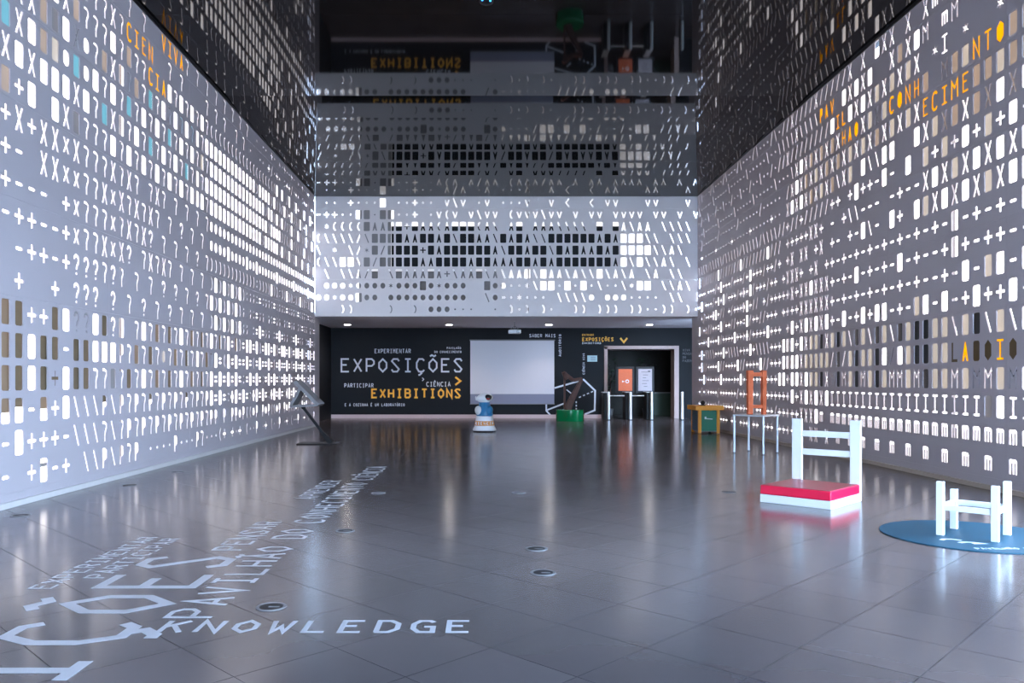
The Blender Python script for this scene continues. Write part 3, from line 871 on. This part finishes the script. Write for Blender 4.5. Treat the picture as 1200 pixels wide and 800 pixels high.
# robot
RX, RZ = -2.0, 832.0
t = thing('robot', 'small white and blue guide robot standing before the projection screen', 'robot', RX, RZ)
e = .9
mb = MB(); mb.lathe([(12.6*e*U, 0), (12.9*e*U, .8*U), (12.6*e*U, 1.2*U)], n=28); mb.build('base', 'black_metal', t, True)
mb = MB(); mb.lathe([(13.4*e*U, 1.2*U), (13.8*e*U, 2*U), (13.2*e*U, 3.4*U), (11.9*e*U, 5.4*U), (11.6*e*U, 6*U), (10.3*e*U, 12.4*U), (10.0*e*U, 14.6*U), (9.6*e*U, 16.2*U), (8*e*U, 16.4*U)], n=32)
sk = mb.build('skirt', 'robot_white', t, True)
mb = MB(); mb.lathe([(11.75*e*U, 6.6*U), (10.75*e*U, 11.4*U)], n=32); mb.f = mb.f[:-2]; mb.build('printed_band', 'robot_orange', sk, True)
mb = MB()
for i in range(7):
    a = -math.pi / 2 + (i - 3) * .3
    c = Vector((math.cos(a), math.sin(a), 0)); uxv = Vector((-math.sin(a), math.cos(a), 0))
    write(mb, 'CIENCIA'[i], c * 11.7 * e * U + V(0, 0, 7.6) - uxv * 1.0 * U, uxv, (0, 0, 1), 2 * U, 2.0 * U, 2.8 * U, .5 * U, .02)
mb.build('lettering', 'robot_white', sk)
mb = MB(); mb.lathe([(8.6*e*U, 16.2*U), (9.9*e*U, 17.4*U), (9.6*e*U, 20*U), (8.4*e*U, 24*U), (6.6*e*U, 28*U), (6.2*e*U, 31*U), (5.0*e*U, 32*U)], n=28, sy=.85); mb.build('torso', 'robot_blue', t, True)
for s, n in ((-1, 0), (1, 1)):
    mb = MB(); mb.ball(V(s * 6.2 * e - .6, -3.6, 22.2), (3.9*U, 3.6*U, 5.0*U), Matrix.Rotation(s * .25, 3, 'Y')); mb.build('arm', 'robot_white' if s < 0 else 'robot_blue', t, True)
mb = MB(); mb.ball(V(.2, -1.5, 35.4), (8.8*U, 6.8*U, 5.0*U), Matrix.Rotation(-.12, 3, 'Y')); hd = mb.build('head', 'robot_white', t, True)
mb = MB(); mb.ball(V(3.0, -4.8, 36.0), (4.6*U, 3.8*U, 3.3*U)); vz = mb.build('visor', 'visor', hd, True)
mb = MB(); mb.ball(V(3.6, -7.6, 34.6), (2.2*U, 1.2*U, .9*U)); mb.build('mouth', 'visor_red', hd, True)
mb = MB(); mb.cyl(V(-8.2, -1.5, 35), V(-9.6, -1.5, 34.8), 2.6 * U, 1.9 * U); mb.build('ear', 'robot_white', hd, True)
mb = MB(); mb.cyl(V(0, -1, 31), V(0, -1, 32.4), 5.6 * U); mb.build('collar', 'white_paint', t, True)

# bent wooden sculpture on a green drum
kz = 1042 / F
t = thing('wooden_sculpture', 'bent rust-brown wooden form rising from a round glossy green drum', 'sculpture', (669 - 570) * kz, 1042 + 12)
def sp(px, py, dz=0): return V((px - 669) * kz, dz, (446 - py) * kz + EYE)
mb = MB(); mb.lathe([(18.2*U, 0), (18.6*U, .6*U), (18.6*U, 14.4*U), (18.0*U, 15.0*U), (2*U, 15.0*U)], n=40); mb.build('drum', 'green_drum', t, True)
mb = MB(); mb.bar(sp(665.8, 480.5), sp(671, 468), 8.5 * kz * U, 9 * U, (0, 1, 0), 7.2 * kz * U, 8 * U); mb.bar(sp(671, 468), sp(683, 444), 7.2 * kz * U, 8 * U, (0, 1, 0), 3.6 * kz * U, 6 * U)
mb.build('main_beam', 'rust_wood', t, bevel=.02)
mb = MB(); mb.bar(sp(683.6, 443.5), sp(673, 445.5), 3.6 * kz * U, 6 * U, (0, 1, 0), 4 * kz * U, 6 * U); mb.bar(sp(673, 445.5), sp(661, 436.5), 4 * kz * U, 6 * U, (0, 1, 0), 4.8 * kz * U, 6 * U); mb.bar(sp(661.2, 435.5), sp(664.5, 445), 4 * kz * U, 6 * U, (0, 1, 0))
mb.build('upper_arm', 'rust_wood', t, bevel=.02)
mb = MB(); mb.bar(sp(662.6, 443), sp(662.6, 481), 2.2 * kz * U, 2.4 * U, (0, 1, 0)); mb.build('strut', 'rust_wood', t, bevel=.006)

# turnstiles
def turnstile(px, label, arm, body=True):
    z = 1076.0
    t = thing('turnstile', label, 'turnstile', (px - 570) * z / F, z, group='turnstiles at the exhibition door')
    mb = MB(); mb.cyl(V(0, 0, 0), V(0, 0, 37.5), 2.1 * U, n=24); mb.cyl(V(0, 0, 37.5), V(0, 0, 38.6), 2.1 * U, 1.4 * U, n=24); mb.build('post', 'steel', t, True)
    mb = MB(); mb.lathe([(3.2 * U, 0), (3.2 * U, .8 * U), (2.3 * U, 1.1 * U)], n=24); mb.build('foot_ring', 'black_metal', t, True)
    if body:
        mb = MB(); mb.box(V(-2.5, 15, 18.5), (7.5 * U, 22 * U, 37 * U)); mb.build('housing', 'black_metal', t, bevel=.03)
        mb = MB(); mb.box(V(-2.5, 15, 37.6), (8 * U, 23 * U, 1.2 * U)); mb.build('lid', 'steel', t, bevel=.01)
    if arm:
        mb = MB(); mb.cyl(V(2, 1, 33), V(2 + arm, 1, 33), .75 * U, n=14); mb.build('barrier_arm', 'steel', t, True)
turnstile(713.2, 'leftmost turnstile with steel post, before the door left jamb', 20)
turnstile(738.8, 'steel post turnstile under the orange poster sign', 17)
turnstile(763.6, 'steel post turnstile under the grey poster sign', 0)
turnstile(799.5, 'single thin steel barrier post right of the door frame', 0, False)

def poster(px, label, m, draw):
    z = 1084.0; k = z / F
    t = thing('poster_sign', label, 'sign', (px - 570) * k, z + 22, group='poster signs above the turnstiles')
    c = (446 - 445) * k + EYE
    mb = MB(); mb.box(V(0, 0, c), (22 * k * U, 1.6 * U, 32 * k * U)); mb.build('frame', 'black_metal', t, bevel=.01)
    mb = MB(); mb.box(V(0, -1.0, c), (16.4 * k * U, .4 * U, 26 * k * U)); pa = mb.build('poster', m, t)
    draw(pa, c, k)
    mb = MB(); mb.cyl(V(0, .4, 0), V(0, .4, c - 14 * k), 1.1 * U); mb.build('pole', 'black_metal', t, True)
    mb = MB(); mb.box(V(0, .4, .5), (16 * U, 8 * U, 1 * U)); mb.build('base', 'black_metal', t)
def draw_orange(pa, c, k):
    mb = MB()
    mb.cyl(V(2.6, -1.2, c - 2), V(2.6, -1.35, c - 2), 2.6 * U, n=20); mb.build('white_roundel', 'white_paint', pa)
    mb = MB(); mb.cyl(V(2.6, -1.36, c - 2), V(2.6, -1.42, c - 2), 1.5 * U, n=16); mb.build('roundel_centre', 'poster_orange', pa)
    mb = MB(); mb.add([V(-4.6, -1.3, c - 3.6), V(-1, -1.3, c - 2.2), V(-4.6, -1.3, c - .8)], [(0, 1, 2)]); mb.build('white_arrow', 'white_paint', pa)
def draw_grey(pa, c, k):
    mb = MB()
    for i in range(6):
        mb.box(V(-1 + (i % 2) * 1.5, -1.25, c + 11 - i * 4), ((9 - (i % 3) * 2) * U, .1 * U, .8 * U))
    mb.box(V(5.5, -1.25, c + 12), (3.4 * U, .1 * U, 2.4 * U))
    mb.build('print', 'dim_letter', pa)
poster(736.0, 'orange poster with white roundel in a black frame above the turnstiles', 'poster_orange', draw_orange)
poster(759.6, 'grey printed poster in a black frame above the turnstiles', 'poster_grey', draw_grey)

# small pale sign on the black wall
t = thing('wall_notice', 'small pale blue notice on the black wall left of the door', 'sign', (694 - 570) * k2, D2 - .5, hh(423.6))
mb = MB(); mb.box(V(0, 0, 4.4), (11.6 * k2 * U, .6 * U, 8.8 * U)); mb.build('plate', 'sign_blue', t)
mb = MB()
for i in range(3): mb.box(V(1.2, -.4, 2.2 + 2.1 * i), (7 * U, .1 * U, .7 * U))
mb.build('print', 'screen_strip', t)

# behind the door: counter, plants
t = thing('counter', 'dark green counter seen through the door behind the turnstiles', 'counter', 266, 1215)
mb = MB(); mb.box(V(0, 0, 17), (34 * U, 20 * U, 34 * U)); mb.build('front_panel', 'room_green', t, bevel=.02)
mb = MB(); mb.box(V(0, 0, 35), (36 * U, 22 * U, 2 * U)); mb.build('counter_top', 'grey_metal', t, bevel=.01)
def plant(x, z, hgt, label, n=46):
    t = thing('foliage_plant', label, 'plant', x, z)
    rnd = random.Random(int(x * 10))
    mb = MB(); mb.lathe([(4*U, 0), (5.5*U, 9*U), (5.9*U, 10*U), (5*U, 10*U)], n=18); mb.build('pot', 'grey_metal', t, True)
    mb = MB(); mb.cyl(V(0, 0, 8), V(1, 0, hgt * .7), .8 * U, .4 * U, 8); mb.build('stem', 'rust_wood', t)
    mb = MB()
    for i in range(n):
        c = V(rnd.gauss(0, 8), rnd.gauss(0, 6), hgt * rnd.uniform(.35, 1.0))
        a = Vector((rnd.gauss(0, 1), rnd.gauss(0, 1), rnd.gauss(0, .5))).normalized(); b = a.orthogonal().normalized()
        w, l = rnd.uniform(.8, 1.6) * U, rnd.uniform(4, 8) * U
        mb.add([c - a * l / 2, c + b * w, c + a * l / 2, c - b * w, c + a.cross(b) * .2 * U], [(0, 1, 4), (1, 2, 4), (2, 3, 4), (3, 0, 4)])
    tag(mb.build('leaves', 'leaf', t), kind='stuff')
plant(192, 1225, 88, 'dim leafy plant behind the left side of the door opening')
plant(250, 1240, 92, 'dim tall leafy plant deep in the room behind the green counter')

# ------------------------------------------------------------------ orange cabinet by the right wall
t = thing('display_cabinet', 'small cabinet with amber frame and dark green front by the right wall', 'cabinet', 225.2, 812)
def post(x, z): 
    mb = MB(); mb.box(V(x, z, 12), (3.0 * U, 3.0 * U, 23.4 * U)); mb.build('corner_post', 'amber_wood', t, bevel=.004)
for x in (-9.3, 9.3):
    for z in (-12.5, 12.5): post(x, z)
mb = MB(); mb.box(V(0, 0, 26), (29 * U, 33 * U, 4.6 * U)); mb.build('top', 'amber_wood', t, bevel=.01)
mb = MB(); mb.box(V(0, -12.9, 13), (15.4 * U, 1 * U, 20.5 * U)); fp = mb.build('front_panel', 'green_panel', t)
mb = MB(); mb.box(V(-3.6, -13.8, 16), (1.6 * U, .8 * U, 2.4 * U)); mb.bar(V(-3, -13.8, 15.2), V(3.4, -13.8, 14.8), .6 * U, .9 * U); mb.build('handle', 'white_paint', fp)
mb = MB(); mb.box(V(-10.2, 0, 13), (1 * U, 22 * U, 20.5 * U)); mb.build('side_panel', 'navy_panel', t)
mb = MB(); mb.box(V(10.2, 0, 13), (1 * U, 22 * U, 20.5 * U)); mb.build('side_panel', 'navy_panel', t)
mb = MB(); mb.box(V(0, 12.9, 13), (15.4 * U, 1 * U, 20.5 * U)); mb.build('back_panel', 'navy_panel', t)
mb = MB(); mb.box(V(0, 0, 2), (19 * U, 26 * U, .8 * U)); mb.build('bottom_shelf', 'grey_metal', t)
mb = MB(); mb.ball(V(1, -13, 1.1), (1.8 * U, 1.4 * U, 1.1 * U)); mb.build('foot', 'black_metal', t, True)
t = thing('desk_bell', 'black domed knob standing on the amber cabinet top', 'bell', 221, 806, 28.3)
mb = MB(); mb.lathe([(2.6 * U, 0), (2.6 * U, .6 * U), (1.2 * U, .8 * U)], n=18); mb.build('base', 'black_metal', t, True)
mb = MB(); mb.ball(V(0, 0, 2.8), (2.2 * U, 2.2 * U, 2.2 * U)); mb.build('dome', 'black_metal', t, True)

# ------------------------------------------------------------------ metal table with the orange frame
TX, TZ, TH = 200.0, 586.0, 28.6
t = thing('metal_table', 'thin-legged pale metal table carrying the orange wooden frame', 'table', TX, TZ, 0, math.radians(45))
mb = MB(); mb.box(V(0, 0, TH - .6), (24.6 * U, 24.6 * U, 1.2 * U)); mb.build('tabletop', 'pale_steel', t, bevel=.008)
for a in (-1, 1):
    for b in (-1, 1):
        mb = MB(); mb.cyl(V(a * 11.3, b * 11.3, 0), V(a * 11.3, b * 11.3, TH - 1.2), .85 * U, n=14); lg = mb.build('leg', 'pale_steel', t, True)
        mb = MB(); mb.cyl(V(a * 11.3, b * 11.3, 0), V(a * 11.3, b * 11.3, .7), 1.15 * U, n=14); mb.build('foot_cap', 'grey_metal', lg, True)
t = thing('orange_frame', 'orange wooden ladder frame standing upright on the metal table', 'frame', TX, TZ - 2, TH, math.radians(8))
for s, w in ((-1, 3.5), (1, 2.8)):
    mb = MB(); mb.bar(V(s * 5.4, 0, 0), V(s * 5.4, 0, 32.6), w * U, 3.4 * U, (0, 1, 0), (w + .6) * U, 3.6 * U); mb.build('post', 'orange_wood', t, bevel=.006)
mb = MB(); mb.box(V(0, 0, 29.6), (8.6 * U, 2.4 * U, 3.0 * U)); mb.build('top_rail', 'orange_wood', t, bevel=.006)
mb = MB(); mb.box(V(0, 0, 5.8), (8.6 * U, 2.4 * U, 2.4 * U)); mb.build('lower_rail', 'orange_wood', t, bevel=.006)

# ------------------------------------------------------------------ low red seat with tall white back
A = math.atan2(23.3, 23.5)                      # seat edges run at about 45 degrees
SXc, SZc = 143.4, 349.2
t = thing('low_red_seat', 'low square seat with red cushion, white plinth and tall white ladder back', 'chair', SXc, SZc, 0, A)
# local: +x runs from the front corner to the right corner, +y from the front corner to the left corner
W, Dp = 33.0, 31.0
mb = MB(); mb.box(V(0, 0, 1.8), (W * U, Dp * U, 3.6 * U)); mb.build('plinth', 'white_paint', t, bevel=.006)
mb = MB(); mb.box(V(-.8, 0, 5.6), ((W - 1.4) * U, (Dp - .2) * U, 3.9 * U)); cu = mb.build('cushion', 'red_vinyl', t, bevel=.012)
mb = MB(); mb.box(V(-.8, 0, 7.6), ((W - 2.6) * U, (Dp - 1.4) * U, .25 * U)); mb.build('shaded_top', 'red_shaded', cu, bevel=.003)  # inset top panel, shade of the side light painted into its colour
for y in (-13.2, 13.2):
    mb = MB(); mb.box(V(W / 2 + .1, y, 18.0), (1.7 * U, 4.6 * U, 35.6 * U)); mb.build('back_post', 'white_paint', t, bevel=.005)
for h in (29.0, 20.6):
    mb = MB(); mb.box(V(W / 2 + .1, 0, h), (1.2 * U, 22 * U, 2.8 * U)); mb.build('back_rail', 'white_paint', t, bevel=.004)

# ------------------------------------------------------------------ blue mat and white leg frame
MX, MZ = 168.2, 272.4
t = thing('round_mat', 'round blue vinyl floor mat under the white leg frame', 'mat', MX, MZ)
mb = MB(); mb.lathe([(29.3 * U, .05 * U), (29.3 * U, .28 * U), (29.0 * U, .34 * U), (10 * U, .34 * U)], n=64); mb.build('sheet', 'blue_mat', t)
for i, wd in ((0, 'PAVILHÃO'), (9, 'DO'), (12, 'CONHECIMENTO')):
    mb = MB(); write(mb, wd, V(-13.2 + 1.75 * i, -23.4, .36), (1, 0, 0), (0, 1, 0), 1.75 * U, 1.4 * U, 2.3 * U, .34 * U, .03 * U); mb.build('lettering', 'mat_print', t)
mb = MB()
for pts, w in (([(-16.4, -9), (-14.6, -7.4), (-12, -7.6), (-10, -9.6)], 1.6), ([(-13, -13.4), (-10.6, -12.4), (-8, -13), (-6.4, -14.6), (-9.5, -14.8)], 1.7)):
    L, R = offset_polyline(pts, w)
    vs = [V(p.x, p.y, .40) for p in L] + [V(p.x, p.y, .40) for p in R]; n = len(pts)
    mb.add(vs, [(i, n + i, n + i + 1, i + 1) for i in range(n - 1)])
mb.build('emblem', 'mat_print', t)

t = thing('leg_frame', 'small white frame of four square legs standing on the blue mat', 'stool', MX, MZ, .36, math.radians(45))
sd = 8.15
def leg(x, y, h):
    mb = MB(); mb.box(V(x, y, h / 2), (2.2 * U, 2.2 * U, h * U)); mb.build('leg', 'white_paint', t, bevel=.004)
# local x: toward right-back, local y: toward left-back
leg(-sd, -sd, 18.4); leg(sd, -sd, 18.4); leg(-sd, sd, 18.4); leg(sd, sd, 14.2)
for y in (-sd, sd):
    mb = MB(); mb.box(V(0, y, 9.6), (2 * (sd - 1.1) * U, 1.1 * U, 1.9 * U)); mb.build('rail', 'white_paint', t, bevel=.003)
for x in (-sd, sd):
    mb = MB(); mb.box(V(x, 0, 9.6), (1.1 * U, 2 * (sd - 1.1) * U, 1.9 * U)); mb.build('rail', 'white_paint', t, bevel=.003)

# ------------------------------------------------------------------ slanted information stand on the left
kz = 669 / F
t = thing('information_stand', 'grey triangular information stand on a slanted black leg by the left wall', 'stand', (373 - 570) * kz, 669)
def lp(px, py, dz=0): return V((px - 373) * kz, dz, (446 - py) * kz + EYE)
mb = MB(); mb.bar(lp(348.5, 446.5), lp(376, 474.3), 22 * U, 3.0 * U, (0, 0, 1)); mb.build('sloping_panel', 'grey_metal', t, bevel=.008)
mb = MB(); mb.bar(lp(354.5, 455), lp(343.5, 476), 20 * U, 2.6 * U, (0, 0, 1)); mb.build('rear_panel', 'grey_metal', t, bevel=.006)
mb = MB(); mb.bar(lp(342.5, 476), lp(374.5, 474.2), 20 * U, 1.8 * U, (0, 0, 1)); mb.build('bottom_panel', 'grey_metal', t, bevel=.006)
mb = MB(); mb.cyl(lp(355.4, 474.8), lp(355.8, 479), 2.6 * U, 1.6 * U, 16); mb.build('joint', 'black_metal', t, True)
mb = MB(); mb.bar(lp(355.6, 477.6), lp(387, 518.6), 2.0 * U, 2.2 * U); mb.build('leg', 'black_metal', t, bevel=.004)
mb = MB(); mb.bar(lp(378, 507), lp(388.6, 518.9), 3.6 * U, 3.0 * U, (0, 0, 1), 6.4 * U, 4.6 * U); mb.build('leg_sleeve', 'black_metal', t, bevel=.01)
mb = MB(); mb.box(V(.4, 1.5, .45), (34 * U, 22 * U, .7 * U)); mb.build('base_plate', 'black_metal', t, bevel=.006)

# ------------------------------------------------------------------ round floor boxes
def floor_box(px, py, r, label, m='black_metal'):
    z = EYE * F / (py - 446); x = (px - 570) * z / F
    t = thing('floor_box', label, 'floor outlet', x, z, 0.02, group='round floor boxes')
    mb = MB(); mb.lathe([(r * U, 0), (r * U, .16 * U), (r * .82 * U, .2 * U), (r * .78 * U, .08 * U)], n=28); mb.build('ring', 'grey_metal', t, True)
    mb = MB(); mb.cyl(V(0, 0, .05), V(0, 0, .13), r * .76 * U, n=28); mb.build('lid', m, t)
    mb = MB(); mb.box(V(r * .2, -r * .1, .18), (r * .7 * U, r * .2 * U, .1 * U)); mb.build('grip', 'grey_metal', t)
for a in ((318, 711, 3.6, 'dark round floor box between PAVILHÃO and KNOWLEDGE lettering'),
          (404.5, 622, 3.4, 'dark round floor box beside the far floor lettering'),
          (628.5, 643, 3.6, 'farther of two round floor boxes in mid floor'),
          (636.5, 671, 3.6, 'nearer of two round floor boxes in mid floor'),
          (443.5, 577.8, 3.4, 'pale-rimmed floor box right of the far floor lettering end'),
          (608, 577.5, 3.4, 'floor box in front of the robot reflection'),
          (854, 576.4, 3.4, 'floor box left of the red seat'),
          (24, 604, 3.6, 'floor box beside the near end of the left wall'),
          (152, 568.6, 3.4, 'second nearest floor box along the left wall'),
          (208, 553, 3.4, 'third nearest floor box along the left wall')):
    floor_box(*a)

# small device with blue diodes on the ceiling
t = thing('ceiling_sensor', 'small black ceiling device with two blue lights', 'sensor', 0, 452, HC + 2.0)
mb = MB(); mb.lathe([(4 * U, -.02 * U), (4 * U, -1.4 * U), (2.6 * U, -2.2 * U)], n=20); mb.build('housing', 'black_metal', t, True)
for x, zz in ((-2.4, -3.4), (2.2, -2.6)):
    mb = MB(); mb.ball(V(x, zz, -1.6), (.6 * U, .6 * U, .6 * U), n=10, m=6); mb.build('diode', 'led_blue', t, True)
